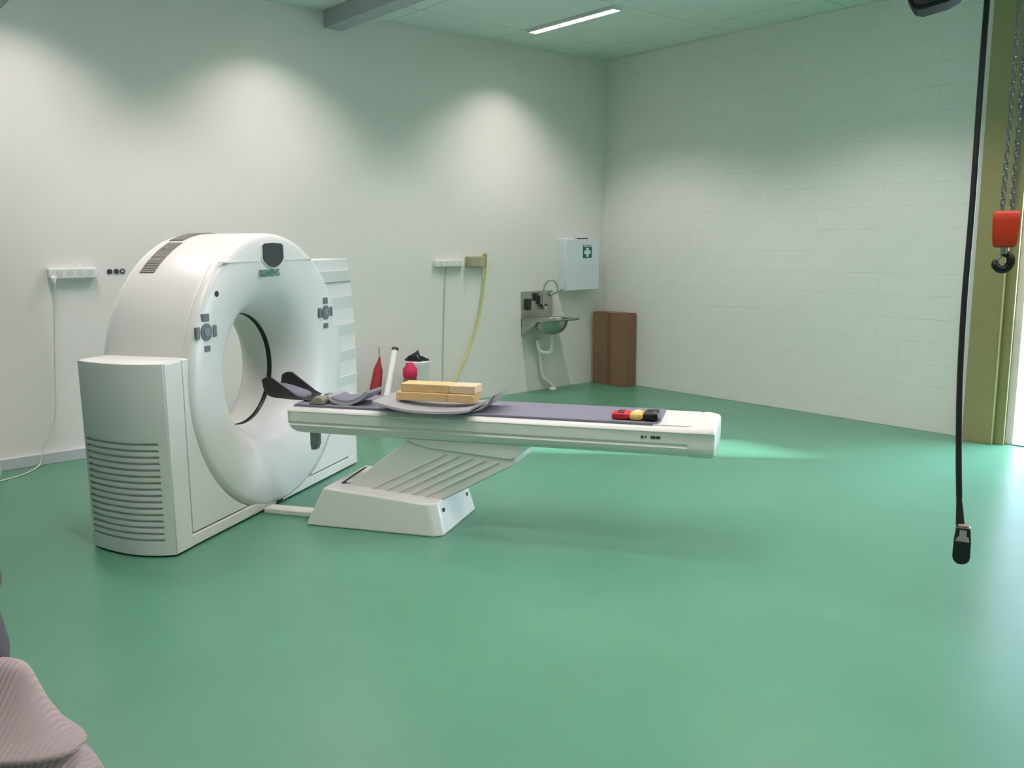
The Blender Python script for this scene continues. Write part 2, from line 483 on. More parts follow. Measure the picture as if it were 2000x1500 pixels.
# upper seam, display, lettering, lamps, control pads
for u0, u1 in ((-.555, -.145), (.150, .50)):
    obj('cover_lip', boxbm(u0, u1, -.018, .0, 1.602, 1.608), M_white, gt)
sh = [(-.115, 1.700), (-.095, 1.712), (0, 1.716), (.100, 1.712), (.120, 1.700), (.122, 1.622), (.105, 1.598), (.07, 1.576), (.035, 1.564), (.004, 1.560), (-.03, 1.564), (-.065, 1.576), (-.10, 1.598), (-.117, 1.622)]
bm = bmesh.new()
sc = lambda p, k: ((p[0]-.003)*k+.003, (p[1]-1.64)*k+1.64)
prism(bm, [sc(p, 1.10) for p in sh], lambda p: P(p[0], -.02, p[1]), lambda p: P(p[0], .018, p[1]))
d = obj('display_bezel', bm, M_white, gt, bevel=.003)
bm = bmesh.new(); prism(bm, sh, lambda p: P(p[0], .0, p[1]), lambda p: P(p[0], .022, p[1]))
obj('display', bm, mat('display_glass', (50, 54, 62), rough=0.25, var=0.05), gt, bevel=.002)
text('lettering', 'SIEMENS', .062, M_teal, gt, Matrix.Translation(P(-.043, .0160, 1.524)) @ Matrix.Rotation(math.pi/2, 4, 'X'), bold=True)
def disc(name, u, n, z, r, m, th=.006, seg=16):
    bm = bmesh.new()
    prism(bm, [(u+r*math.cos(2*math.pi*k/seg), z+r*math.sin(2*math.pi*k/seg)) for k in range(seg)], lambda p: P(p[0], n-.01, p[1]), lambda p: P(p[0], n+th, p[1]))
    return obj(name, bm, m, gt)
disc('positioning_light', -.605, .011, 1.426, .017, M_black)
disc('positioning_light', .548, .004, 1.427, .015, M_black)
M_key = mat('keypad_grey', (104, 114, 118), rough=0.5, var=0.15, scale=60)
def keypad(u, z, n):
    k = disc('control_pad', u, n, z, .050, M_key, th=.006)
    disc('dial', u, n, z, .026, mat('dial_grey', (128, 138, 142), rough=0.4), th=.010).parent = k
    for du, dz, w, h in ((0, .083, .030, .022), (-.078, 0, .017, .034), (.078, 0, .017, .034), (0, -.095, .026, .017)):
        b = obj('button', boxbm(u+du-w, u+du+w, -(n+.006), -(n-.01), z+dz-h, z+dz+h), M_key, k, bevel=.003)
keypad(-.722, 1.215, .0125)
keypad(.655, 1.222, .0130)
# cable entry at the foot of the front
obj('cable_entry', boxbm(-.075, -.005, -.004, .01, .018, .055), M_black, gt)
disc('screw_cap', .055, 0.0, .062, .013, M_black)

# ------------------------------------------------------------------ PATIENT TABLE
TU, TN = -.08, .85
pt_root = empty('patient_table', gw(TU, TN), GA)
tag(pt_root, 'long white patient table on a slanting lift in front of the gantry', 'patient table')
def T(a, n, z): return (a-TU, -(n-TN), z)
# base housing
secs = []
for z, ins in ((0.0, 0.0), (.03, 0.004), (.12, .022), (.19, .045)):
    k = z/.2
    n0 = .40+.125*k; n1 = 1.30-.055*k; u0 = -.392+.03*k; u1 = .232-.02*k; c = .05
    zz = lambda n: z+(.055*k*(1-(n-.5)/.72))
    secs.append([T(u0, n0, zz(n0)), T(u0, n1-c, zz(n1-c)), T(u0+c*.9, n1, zz(n1)), T(u1-c*.6, n1, zz(n1)), T(u1, n1-c*.6, zz(n1)), T(u1, n0, zz(n0))])
bm = bmesh.new(); loft(bm, secs)
obj('base_housing', bm, M_white, pt_root, bevel=.012, bseg=3)
for u, n, z in ((-.27, 1.268, .135), (.13, 1.268, .120)):
    bm = boxbm(*sorted((T(u-.010, 0, 0)[0], T(u+.010, 0, 0)[0])), *sorted((T(0, n-.02, 0)[1], T(0, n+.004, 0)[1])), z-.010, z+.010)
    obj('base_screw', bm, M_dark, pt_root)
# slanting lift column (parallelogram) with grooved flank
pgm = [(.58, .20), (1.19, .15), (1.70, .43), (1.70, .55), (1.04, .55)]
bm = bmesh.new(); prism(bm, pgm, lambda p: T(-.235, p[0], p[1]), lambda p: T(.13, p[0], p[1]))
M_arm = M_white
lc = obj('lift_column', bm, M_arm, pt_root, bevel=.008)
for i, (a, b) in enumerate(((.30, .34), (.44, .50), (.58, .64), (.72, .78), (.86, .90))):
    lo0 = (.58+.61*a, .20-.05*a); hi0 = (1.10+.58*a, .50-.055*a)
    d0 = .006
    q = [(lo0[0], lo0[1]+.03), (lo0[0]+.012, lo0[1]+.03), (hi0[0]+.012, hi0[1]-.01), (hi0[0], hi0[1]-.01)]
    bm = bmesh.new(); prism(bm, q, lambda p: T(-.242, p[0], p[1]), lambda p: T(-.22, p[0], p[1]))
    obj('rib', bm, M_white, lc)
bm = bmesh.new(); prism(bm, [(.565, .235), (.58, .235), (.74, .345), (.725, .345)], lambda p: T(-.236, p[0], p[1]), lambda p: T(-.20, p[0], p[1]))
obj('dark_strip', bm, M_dark, lc)  # narrow dark strip along the column's sloping gantry-side edge
# upper bracket
br = [(1.02, .552), (1.76, .552), (1.74, .50), (1.68, .462), (1.16, .50), (1.05, .53)]
bm = bmesh.new(); prism(bm, br, lambda p: T(-.245, p[0], p[1]), lambda p: T(.15, p[0], p[1]))
obj('upper_bracket', bm, M_arm, pt_root, bevel=.006)

# table body: lofted section along its length
U0 = -.04
half = [(.200, .7165), (.212, .7150), (.240, .6890), (.2405, .6860), (.2370, .6820), (.236, .625), (.226, .617), (.226, .608), (.235, .600), (.228, .580), (.210, .556), (.180, .543), (.15, .540)]
def section(n, zmin=.54, k=1.0):
    pts = []
    for s in (-1, 1):
        h = half if s < 0 else half[::-1]
        for x, z in h:
            zz = max(z, zmin) if z < .68 else z
            pts.append(T(U0+s*x*k, n, zz))
    return pts
bm = bmesh.new()
loft(bm, [section(n, zm, k) for n, zm, k in ((.238, .640, .975), (.240, .615, .99), (.255, .580, 1), (.280, .555, 1), (.32, .541, 1), (.5, .54, 1), (1.2, .54, 1), (1.9, .54, 1), (2.68, .54, 1), (2.70, .545, .99))])
obj('table_body', bm, M_white, pt_root, smooth=True)
# end cap
cap = [(2.69, .985, 0), (2.70, 1.02, .004), (2.76, 1.025, .006), (2.80, 1.01, .004), (2.825, .97, -.004), (2.835, .90, -.016)]
secs = []
for n, k, g in cap:
    s = []
    for sg in (-1, 1):
        h = half if sg < 0 else half[::-1]
        for x, z in h:
            if .60 < z < .625: x = .236
            zc = .630; s.append(T(U0+sg*x*k, n, zc+(z-zc)*(1+g*8)))
    secs.append(s)
bm = bmesh.new(); loft(bm, secs)
obj('end_cap', bm, M_white, pt_root, smooth=True)
bm = bmesh.new(); lathe_z(bm, [(.036, .70), (.036, .7225), (.030, .7255), (.012, .7265)], 16, (T(.13, 2.765, 0)[0], T(.13, 2.765, 0)[1]))
obj('end_knob', bm, M_white, pt_root, smooth=True)
# raised white foot plate, grey mat inlay
bm = bmesh.new()
prism(bm, [(-.252, 2.36), (-.252, 2.72), (.178, 2.72), (.178, 2.50), (.15, 2.40)], lambda p: T(p[0], p[1], .712), lambda p: T(p[0], p[1], .7215))
obj('foot_plate', bm, M_white, pt_root, bevel=.002)
bm = bmesh.new()
prism(bm, [(-.250, .275), (-.250, 2.525), (-.19, 2.535), (.165, 2.52), (.18, 2.50), (.18, .275)], lambda p: T(p[0], p[1], .713), lambda p: T(p[0], p[1], .727))
obj('mat', bm, M_padgrey, pt_root, bevel=.003)
bm = bmesh.new(); prism(bm, [(-.255, .272), (-.255, 2.50), (-.249, 2.50), (-.249, .272)], lambda p: T(p[0], p[1], .714), lambda p: T(p[0], p[1], .7215))
obj('mat_edge', bm, M_padgrey, pt_root)
# small printed marks on the flank near the foot end
for n0, n1 in ((2.440, 2.452), (2.462, 2.470), (2.492, 2.518), (2.522, 2.545)):
    bm = boxbm(T(-.2795, 0, 0)[0], T(-.27, 0, 0)[0], T(0, n1, 0)[1], T(0, n0, 0)[1], .646, .660)
    obj('printed_mark', bm, M_dark, pt_root)
# hanging bracket under the gantry end
bm = bmesh.new(); prism(bm, [(.305, .56), (.365, .56), (.362, .45), (.345, .412), (.310, .408), (.303, .44)], lambda p: T(-.13, p[0], p[1]), lambda p: T(-.09, p[0], p[1]))
obj('hanging_bracket', bm, mat('bracket_grey', (122, 128, 124), rough=0.5, var=0.12), pt_root, bevel=.004)
# floor duct between gantry and table
fd = obj('floor_duct', boxbm(-.05, .05, -.19, .19, 0, .034), mat('duct_white', (222, 224, 214), rough=0.5), None, bevel=.006)
fd.location = gw(-.20, .205); fd.rotation_euler = (0, 0, GA)
tag(fd, 'short white floor duct running from gantry foot to table base', 'cable duct')

# ------------------------------------------------------------------ things on the table
def top(name, u, n, z, label, cat, group=None):
    e = empty(name, gw(u, n, z), GA); tag(e, label, cat, group)
    return e, (lambda a, b, c: (a-u, -(b-n), c-z))
ZM = .727
# head holder
hh, Q = top('head_holder', -.04, .30, ZM, 'black scoop-shaped head holder with grey pad overhanging the table end', 'head holder')
bm = bmesh.new(); secs = []
for n, wt, zb in ((-.005, .850, .775), (.005, .862, .752), (.03, .872, .738), (.065, .872, .731), (.12, .836, .729), (.18, .797, .728), (.24, .757, .728), (.285, .738, .728), (.335, .733, .728)):
    h = wt-zb; wid = .118+.012*h/.13
    ou = [(-wid, wt), (-.112, zb+.35*h), (-.095, zb+.04*h), (-.07, zb), (0, zb), (.07, zb), (.095, zb+.04*h), (.112, zb+.35*h), (wid, wt)]
    inn = [(wid-.014, wt), (.098, zb+.38*h+.004), (.084, zb+.07*h+.008), (.062, zb+.010), (0, zb+.010), (-.062, zb+.010), (-.084, zb+.07*h+.008), (-.098, zb+.38*h+.004), (-wid+.014, wt)]
    secs.append([Q(U0+x, n, z) for x, z in ou+inn])
loft(bm, secs); obj('cradle', bm, M_black, hh, smooth=True)
bm = bmesh.new(); secs = []
for n, z, w, t in ((.040, .792, .050, .012), (.055, .793, .074, .022), (.10, .781, .080, .026), (.16, .766, .080, .026), (.22, .751, .078, .024), (.245, .744, .06, .018), (.252, .742, .03, .010)):
    secs.append([Q(U0+w*math.cos(a), n, z+t*(math.sin(a) if math.sin(a) > 0 else math.sin(a)*1.2)) for a in [2*math.pi*k/16 for k in range(16)]])
loft(bm, secs); obj('pad', bm, M_padgrey, hh, smooth=True)
bm = bmesh.new(); box(bm, *sorted((Q(-.09, 0, 0)[0], Q(.01, 0, 0)[0])), *sorted((Q(0, .12, 0)[1], Q(0, .345, 0)[1])), Q(0, 0, .7272)[2], Q(0, 0, .733)[2])
obj('mounting_tongue', bm, M_dark, hh)
# beige strap block
sb, Q = top('strap_clamp', -.20, .46, ZM, 'beige wedge-shaped strap clamp lying beside the head holder', 'strap clamp')
bm = bmesh.new(); prism(bm, [(.370, .728), (.385, .745), (.415, .775), (.455, .774), (.475, .755), (.478, .728)], lambda p: Q(-.245, p[0], p[1]), lambda p: Q(-.155, p[0], p[1]))
obj('wedge', bm, mat('beige_plastic', (150, 142, 128), rough=0.6), sb, bevel=.006)
bm = bmesh.new(); lathe_z(bm, [(.012, .0), (.012, .012), (.006, .016)], 12, (0, 0))
o = obj('white_button', bm, M_pvc, sb, smooth=True); o.location = Q(-.20, .445, .772)
# curved grey head pad
cp, Q = top('curved_pad', -.11, .62, ZM, 'small grey curved pad with turned-up ends on the gantry end of the mat', 'pad')
def curved_sheet(Q, stations, u0, u1, th):
    bm = bmesh.new(); secs = []
    for n, z in stations:
        secs.append([Q(u0, n, z), Q(u0+.004, n, z+th), Q(u1-.004, n, z+th), Q(u1, n, z)])
    loft(bm, secs); return bm
st = [(p.x, p.y) for p in smoothpath([(.485, .768, 0), (.52, .742, 0), (.57, .729, 0), (.63, .729, 0), (.69, .749, 0), (.74, .785, 0), (.762, .806, 0)], 4)]
obj('pad_shell', curved_sheet(Q, st, -.215, -.0, .016), M_sheetgrey, cp, smooth=True)
st2 = [(n, z+.0162) for n, z in st[3:-4]]
obj('pad_cover', curved_sheet(Q, st2, -.208, -.008, .012), M_padgrey, cp, smooth=True)
# leg support sheet
ls, Q = top('leg_support', -.13, 1.2, ZM, 'large grey curved leg support sheet hanging over the table edge', 'leg support')
st = [(p.x, p.y) for p in smoothpath([(.855, .775, 0), (.93, .757, 0), (1.03, .739, 0), (1.14, .730, 0), (1.26, .730, 0), (1.38, .738, 0), (1.46, .752, 0)], 4)]
obj('sheet', curved_sheet(Q, st, -.345, .02, .014), M_sheetgrey, ls, smooth=True)
st = [(p.x, p.y) for p in smoothpath([(1.30, .728, 0), (1.42, .729, 0), (1.50, .748, 0), (1.55, .790, 0), (1.585, .835, 0)], 4)]
obj('clear_end_sheet', curved_sheet(Q, st, -.235, .04, .004), mat('clear_plastic', (196, 190, 182), rough=0.25, trans=0.35), ls, smooth=True)
bm = bmesh.new(); tube(bm, [Q(-.237, n, z+.004) for n, z in st[6:]], .005, 6); obj('edge_bead', bm, M_padgrey, ls)
# two boards
for z0, n0, n1, du, lab in ((.776, .945, 1.440, 0.0, 'pale wooden board lying directly on the grey leg support'), (.827, .972, 1.448, .012, 'pale wooden board on top of another board on the table')):
    bd, Q = top('wooden_board', -.13+du, 1.2, z0, lab, 'board', 'boards on the leg support')
    nm = n0+(n1-n0)*.66
    bm = boxbm(*sorted((Q(-.205+du, 0, 0)[0], Q(-.08+du, 0, 0)[0])), *sorted((Q(0, n0, 0)[1], Q(0, nm, 0)[1])), 0, .050)
    obj('plank', bm, M_wood, bd, bevel=.004)
    bm = boxbm(*sorted((Q(-.209+du, 0, 0)[0], Q(-.076+du, 0, 0)[0])), *sorted((Q(0, nm+.002, 0)[1], Q(0, n1, 0)[1])), 0.001, .050)
    obj('end_piece', bm, M_wood2 if z0 > .8 else M_wood, bd, bevel=.005)
# red / yellow / black pouches at the foot end
def pouch(name, u, n, w, l, h, m, label, cat, skew=0.0, flap=None):
    e = empty(name, gw(u, n, ZM), GA); tag(e, label, cat)
    bm = bmesh.new(); secs = []
    for i, (t, k) in enumerate(((-.5, .35), (-.47, .75), (-.36, 1), (0, 1.06), (.36, 1), (.47, .72), (.5, .3))):
        ring = []
        for j in range(14):
            a = 2*math.pi*j/14
            cx = math.copysign(abs(math.cos(a))**.6, math.cos(a)); sz = math.copysign(abs(math.sin(a))**.6, math.sin(a))
            ring.append((w/2*cx*(.9+.1*k)+skew*(sz), -(t*l), max(0.001, h/2+h/2*sz*k*(1+.08*math.sin(3*a+i)))))
        secs.append(ring)
    loft(bm, secs); obj('pouch_body', bm, m, e, smooth=True)
    if flap:
        bm = bmesh.new(); prism(bm, [(-w*.52, h*.55), (-w*.35, h*1.04), (w*.35, h*1.06), (w*.5, h*.6), (w*.33, h*.99), (-w*.33, h*.97)], lambda p: (p[0], -l*.18, p[1]), lambda p: (p[0], l*.18, p[1]))
        obj('flap', bm, flap, e, bevel=.002)
    return e
pouch('strap_pouch', -.165, 2.312, .10, .098, .042, mat('strap_red', (196, 30, 44), rough=0.6), 'small red and dark folded strap on the mat next to a yellow one', 'strap', flap=mat('strap_dark', (58, 22, 28), rough=0.7))
pouch('strap_pouch', -.165, 2.400, .11, .074, .045, mat('strap_yellow', (230, 190, 96), rough=0.6), 'yellow folded strap between the red strap and the black pouch', 'strap', flap=mat('strap_cream', (236, 214, 170), rough=0.6))
pouch('black_pouch', -.165, 2.482, .12, .082, .055, M_black, 'small black pouch on the mat beside the yellow strap', 'pouch')

# ------------------------------------------------------------------ left-wall fittings
def wall_item(name, x, z, label, cat, group=None):
    e = empty(name, (x, 0, z)); tag(e, label, cat, group); return e
M_sock = mat('socket_white', (228, 230, 228), rough=0.45, var=0.01)
so = wall_item('socket_strip', -6.0, 1.45, 'white multi-socket strip with a plug and a thin white cable, left of the gantry', 'socket strip')
obj('strip_body', boxbm(-.178, .172, -.06, 0, 0, .082), M_sock, so, bevel=.008)
M_face = mat('socket_face', (212, 216, 214), rough=0.5, var=0.01)
for k in range(4):
    bm = bmesh.new(); prism(bm, [(-.10+k*.075+.024*math.cos(a), .043+.024*math.sin(a)) for a in [2*math.pi*i/16 for i in range(16)]], lambda p: (p[0], -.062, p[1]), lambda p: (p[0], -.05, p[1]))
    obj('socket', bm, M_face, so)
bm = bmesh.new(); tube(bm, [(-.150, -.06, .012), (-.150, -.082, .0), (-.150, -.088, -.03)], [.020, .020, .010], 12); obj('plug', bm, M_sock, so, smooth=True)
ca = obj('power_cable', tube(bmesh.new(), smoothpath([(-6.150, -.088, 1.42), (-6.155, -.075, 1.33), (-6.170, -.05, 1.05), (-6.195, -.045, .66), (-6.215, -.045, .40), (-6.268, -.05, .255), (-6.318, -.055, .16), (-6.340, -.06, .085), (-6.368, -.09, .018), (-6.46, -.21, .006), (-6.546, -.296, .006), (-6.70, -.38, .006)], 5), .0055, 8), mat('cable_white', (216, 220, 212), rough=0.5), smooth=True)
tag(ca, 'thin white cable hanging from the socket strip down to the green floor', 'cable')
for x, hol in ((-5.7146, 0), (-5.6634, 0), (-5.6157, 1)):
    g = obj('cable_grommet', prism(bmesh.new(), [(.021*math.cos(a), .021*math.sin(a)) for a in [2*math.pi*i/20 for i in range(20)]], lambda p: (p[0], -.006, p[1]), lambda p: (p[0], .0, p[1])), mat('grommet_dark', (62, 64, 66), rough=0.6))
    g.location = (x, 0, 1.496)
    tag(g, 'small round dark grommet in a row of three beside the socket strip' if not hol else 'round dark grommet with a pale centre at the gantry end of the row', 'grommet', 'row of wall grommets')
    if hol:
        c = obj('centre', prism(bmesh.new(), [(.010*math.cos(a), .010*math.sin(a)) for a in [2*math.pi*i/16 for i in range(16)]], lambda p: (p[0], -.0075, p[1]), lambda p: (p[0], -.004, p[1])), M_bar, g)
# second strip with yellow-grey outlet box and hose
so2 = wall_item('socket_strip', -2.344, 1.455, 'plain white socket strip on the wall between gantry and sink', 'socket strip')
obj('strip_body', boxbm(-.182, .182, -.055, 0, 0, .072), M_sock, so2, bevel=.008)
for k in range(4):
    bm = bmesh.new(); prism(bm, [(-.12+k*.08+.022*math.cos(a), .037+.022*math.sin(a)) for a in [2*math.pi*i/16 for i in range(16)]], lambda p: (p[0], -.057, p[1]), lambda p: (p[0], -.045, p[1]))
    obj('socket', bm, M_face, so2)
yb = wall_item('outlet_box', -1.985, 1.44, 'beige-grey outlet box with a plug holding the yellow hose', 'outlet box')
obj('box_body', boxbm(-.125, .085, -.07, 0, 0, .118), M_ybox, yb, bevel=.006)
obj('lid', boxbm(-.112, .02, -.078, -.06, .015, .105), mat('lid_grey', (166, 160, 138), rough=0.5), yb, bevel=.003)
bm = bmesh.new(); tube(bm, [(.105, -.045, .145), (.105, -.045, .11), (.105, -.05, .0)], [.022, .024, .014], 12); obj('yellow_plug', bm, mat('plug_yellow', (172, 166, 96), rough=0.5), yb, smooth=True)
obj('mount', boxbm(.08, .10, -.06, 0, .02, .10), M_ybox, yb)
yc = obj('yellow_hose', tube(bmesh.new(), smoothpath([(-1.880, -.05, 1.44), (-1.882, -.048, 1.38), (-1.903, -.045, 1.22), (-1.930, -.045, 1.065), (-1.978, -.05, .90), (-2.040, -.055, .738), (-2.11, -.06, .60), (-2.185, -.07, .472), (-2.345, -.09, .249), (-2.46, -.14, .06), (-2.50, -.22, .012), (-2.40, -.5, .012)], 5), .011, 10), M_yellow, smooth=True)
tag(yc, 'yellow hose hanging in a curve from the beige outlet box', 'hose')
gc = obj('grey_cable', tube(bmesh.new(), smoothpath([(-2.385, -.03, 1.456), (-2.395, -.012, 1.3), (-2.42, -.008, .82), (-2.442, -.008, .386), (-2.46, -.02, .05), (-2.5, -.06, .006)], 5), .004, 6), mat('cable_grey', (176, 182, 176), rough=0.6), smooth=True)
tag(gc, 'thin grey cable hanging straight down from the plain socket strip', 'cable')

# sink on the left wall
sk = wall_item('hand_basin', -1.10, 0.60, 'small stainless steel hand basin with splashback and swan-neck tap', 'sink')
sk.location.y = -.004
bm = bmesh.new(); box(bm, -.238, .235, -.014, 0, .15, .55); box(bm, -.238, -.226, -.10, 0, .10, .25); obj('splashback', bm, M_steel, sk, bevel=.003)
bm = bmesh.new(); prism(bm, [(0, .05), (0, .25), (-.32, .25), (-.30, .235)], lambda p: (-.236, p[0], p[1]), lambda p: (-.224, p[0], p[1]))
obj('side_bracket', bm, M_steel, sk)
bm = bmesh.new()
# rim frame with round bowl below
cx, cy = .02, -.222
rr = [(.190, .245), (.186, .238), (.182, .20), (.170, .155), (.135, .105), (.08, .078), (.03, .072)]
def bowl(bm, off):
    seg = 32; rings = []
    for r, z in rr:
        rings.append([bm.verts.new((cx+r*1.12*math.cos(2*math.pi*k/seg), cy+r*.88*math.sin(2*math.pi*k/seg), z+off)) for k in range(seg)])
    for i in range(len(rings)-1):
        for k in range(seg): bm.faces.new((rings[i][k], rings[i][(k+1) % seg], rings[i+1][(k+1) % seg], rings[i+1][k]))
    bm.faces.new(rings[-1])
    return rings[0]
r0 = bowl(bm, 0)
seg = 32
rim = []
for k in range(seg):
    a = 2*math.pi*k/seg; c, s = math.cos(a), math.sin(a)
    m = max(abs(c)/.27, abs(s)/.205); rim.append(bm.verts.new((cx+c/m*1.0, cy+s/m, .248)))
for k in range(seg): bm.faces.new((rim[k], rim[(k+1) % seg], r0[(k+1) % seg], r0[k]))
low = [bm.verts.new((v.co.x, v.co.y, .228)) for v in rim]
for k in range(seg): bm.faces.new((low[k], low[(k+1) % seg], rim[(k+1) % seg], rim[k]))
o = obj('basin', bm, M_steel, sk, smooth=True); so_ = o.modifiers.new('solid', 'SOLIDIFY'); so_.thickness = .004
ft = obj('tap', tube(bmesh.new(), smoothpath([(.055, -.05, .36), (.055, -.055, .52), (.065, -.07, .62), (.11, -.10, .672), (.165, -.13, .655), (.190, -.145, .60), (.195, -.148, .55)], 5), .011, 10), M_chrome, sk, smooth=True)
bm = bmesh.new(); tube(bm, [(.055, -.014, .36), (.055, -.09, .36)], .022, 12); obj('tap_body', bm, M_chrome, ft, smooth=True)
bm = bmesh.new(); tube(bm, [(.19, -.02, .50), (.24, -.08, .53), (.30, -.12, .565)], [.016, .012, .009], 10); obj('lever', bm, M_chrome, ft, smooth=True)
for nm, *q in (('soap_holder', -.18, -.13, -.06, -.014, .34, .47), ('valve', -.06, -.03, -.05, -.014, .44, .53), ('label_strip', .02, .13, -.045, -.014, .375, .395), ('valve', -.005, .015, -.05, -.014, .40, .50)):
    obj(nm, boxbm(*q), M_dark, sk, bevel=.004)
dp = obj('drain_pipe', tube(bmesh.new(), smoothpath([(.06, -.20, .07), (.06, -.19, .0), (.06, -.185, -.10), (.045, -.17, -.145), (-.005, -.14, -.15), (-.05, -.10, -.12), (-.056, -.08, -.02), (-.045, -.07, -.005), (-.02, -.055, -.03), (.0, -.045, -.12), (.028, -.042, -.28), (.045, -.045, -.42), (.10, -.06, -.49), (.165, -.08, -.555), (.172, -.083, -.60)], 4), .022, 12), M_pvc, sk, smooth=True)
bm = bmesh.new(); lathe_z(bm, [(.045, -.60), (.045, -.588), (.028, -.575)], 16, (.172, -.083)); obj('floor_rosette', bm, M_pvc, dp, smooth=True)

# first-aid cabinet
fa = wall_item('first_aid_cabinet', -.505, 1.14, 'white wall cabinet with green first-aid cross in the corner', 'first aid cabinet')
obj('cabinet_body', boxbm(-.272, .268, -.135, 0, 0, .60), M_aid, fa, bevel=.008)
fd_ = obj('cabinet_door', boxbm(-.27, .266, -.152, -.138, .004, .596), M_aid, fa, bevel=.005)
sg = obj('sign', boxbm(-.005, .140, -.1545, -.152, .375, .528), M_green, fd_)
bm = bmesh.new()
cxp, czp, a, b = .067, .440, .052, .02
prism(bm, [(-b, -a), (b, -a), (b, -b), (a, -b), (a, b), (b, b), (b, a), (-b, a), (-b, b), (-a, b), (-a, -b), (-b, -b)], lambda p: (cxp+p[0], -.156, czp+p[1]), lambda p: (cxp+p[0], -.154, czp+p[1]))
obj('white_cross', bm, M_aid, sg)
bm = bmesh.new()
for k in range(5): box(bm, .008+k*.028, .022+k*.028, -.156, -.154, .502, .528)
obj('sign_marks', bm, M_aid, sg)
obj('grip_slot', boxbm(-.09, .08, -.154, -.10, .597, .606), M_dark, fa)

# tall carton in the corner
ct = empty('cardboard_box', (-.12, -.30, 0), math.radians(4.0)); tag(ct, 'tall brown cardboard carton standing in the corner', 'cardboard box')
obj('carton_body', boxbm(-.098, .085, -.262, .250, 0, .862), M_card, ct, bevel=.004)
obj('tape', boxbm(-.0995, -.095, -.03, .03, .02, .862), M_tape, ct)
bm = bmesh.new(); prism(bm, [(-.096, .862), (-.004, .868), (-.004, .872), (-.10, .867)], lambda p: (p[0], -.255, p[1]), lambda p: (p[0], .245, p[1])); obj('flap', bm, M_card, ct)
bm = bmesh.new(); prism(bm, [(.083, .862), (-.002, .868), (-.002, .872), (.087, .867)], lambda p: (p[0], -.255, p[1]), lambda p: (p[0], .245, p[1])); obj('flap', bm, M_card, ct)

# ------------------------------------------------------------------ odds and ends standing behind the table
tb = empty('roll_tube', (-3.36, -.42, 0)); tag(tb, 'white cardboard tube with dark end leaning behind the table', 'tube')
bm = bmesh.new(); tube(bm, [(-.14, -.06, .012), (.17, .16, .668)], .032, 16); obj('tube_body', bm, mat('tube_white', (240, 236, 238), rough=0.5), tb, smooth=True)
bm = bmesh.new(); tube(bm, [(.166, .157, .660), (.178, .166, .685)], .034, 16); obj('end_plug', bm, M_dark, tb, smooth=True)
rb = empty('folded_umbrella', (-3.40, -.30, 0)); tag(rb, 'dark red folded umbrella leaning left of the white tube', 'umbrella')
pa = [Vector((-.12, -.02, .02)), Vector((-.085, .0, .12)), Vector((-.025, .04, .30)), Vector((.035, .08, .48)), Vector((.06, .10, .56)), Vector((.075, .11, .60))]
bm = bmesh.new(); tube(bm, pa, [.018, .050, .058, .046, .018, .010], 10); obj('canopy', bm, mat('umbrella_red', (150, 28, 46), rough=0.7, var=0.12), rb, smooth=True)
bm = bmesh.new(); tube(bm, [(.070, .107, .58), (.080, .125, .70)], .006, 8); obj('shaft', bm, M_steel, rb)
bk = empty('white_bucket', (-2.96, -.30, 0)); tag(bk, 'white plastic bucket with black cloth in it behind the boards', 'bucket')
bm = bmesh.new(); lathe_z(bm, [(.095, 0), (.10, .03), (.118, .50), (.125, .515), (.125, .54), (.112, .545)], 24); obj('bucket_body', bm, mat('bucket_white', (238, 242, 246), rough=0.4), bk, smooth=True)
bm = bmesh.new(); tube(bm, [(-.12*math.cos(a), -.02, .52-.12*math.sin(a)*.6) for a in [math.pi*i/10 for i in range(11)]], .005, 6); obj('handle', bm, M_steel, bk)
bm = bmesh.new(); lathe_z(bm, [(.085, .53), (.095, .56), (.06, .60), (.03, .635), (.012, .645)], 12)
for v in bm.verts: v.co.x += .03*math.sin(v.co.z*40+v.co.y*20); v.co.y += .02*math.sin(v.co.x*50)
obj('black_cloth', bm, M_black, bk, smooth=True)
pc = empty('pink_bag', (-3.16, -.47, 0)); tag(pc, 'crimson and brown soft bag between the tube and the white bucket', 'bag')
bm = bmesh.new(); lathe_z(bm, [(.055, 0), (.075, .05), (.078, .25), (.068, .38), (.055, .42)], 14); obj('bag_body', bm, mat('bag_brown', (120, 92, 84), rough=0.8, var=0.2), pc, smooth=True)
bm = bmesh.new(); lathe_z(bm, [(.060, .41), (.075, .44), (.072, .50), (.045, .53), (.03, .56)], 12)
for v in bm.verts: v.co.x *= 1+.12*math.sin(v.co.z*70); v.co.y *= 1+.12*math.cos(v.co.z*60)
obj('bag_top', bm, mat('bag_crimson', (206, 40, 84), rough=0.7), pc, smooth=True)

# white wheeled cabinet just reaching into view at the left
wc = empty('white_cabinet', (-7.02, -.42, 0)); tag(wc, 'white low cabinet on a dark plinth by the left wall', 'cabinet')
obj('cabinet_body', boxbm(-.33, .33, -.02, .36, .05, .62), M_sock, wc, bevel=.012)
obj('plinth', boxbm(-.31, .31, 0, .34, 0, .052), M_black, wc)
obj('door_panel', boxbm(-.31, .31, -.032, -.018, .07, .60), M_sock, wc, bevel=.004)

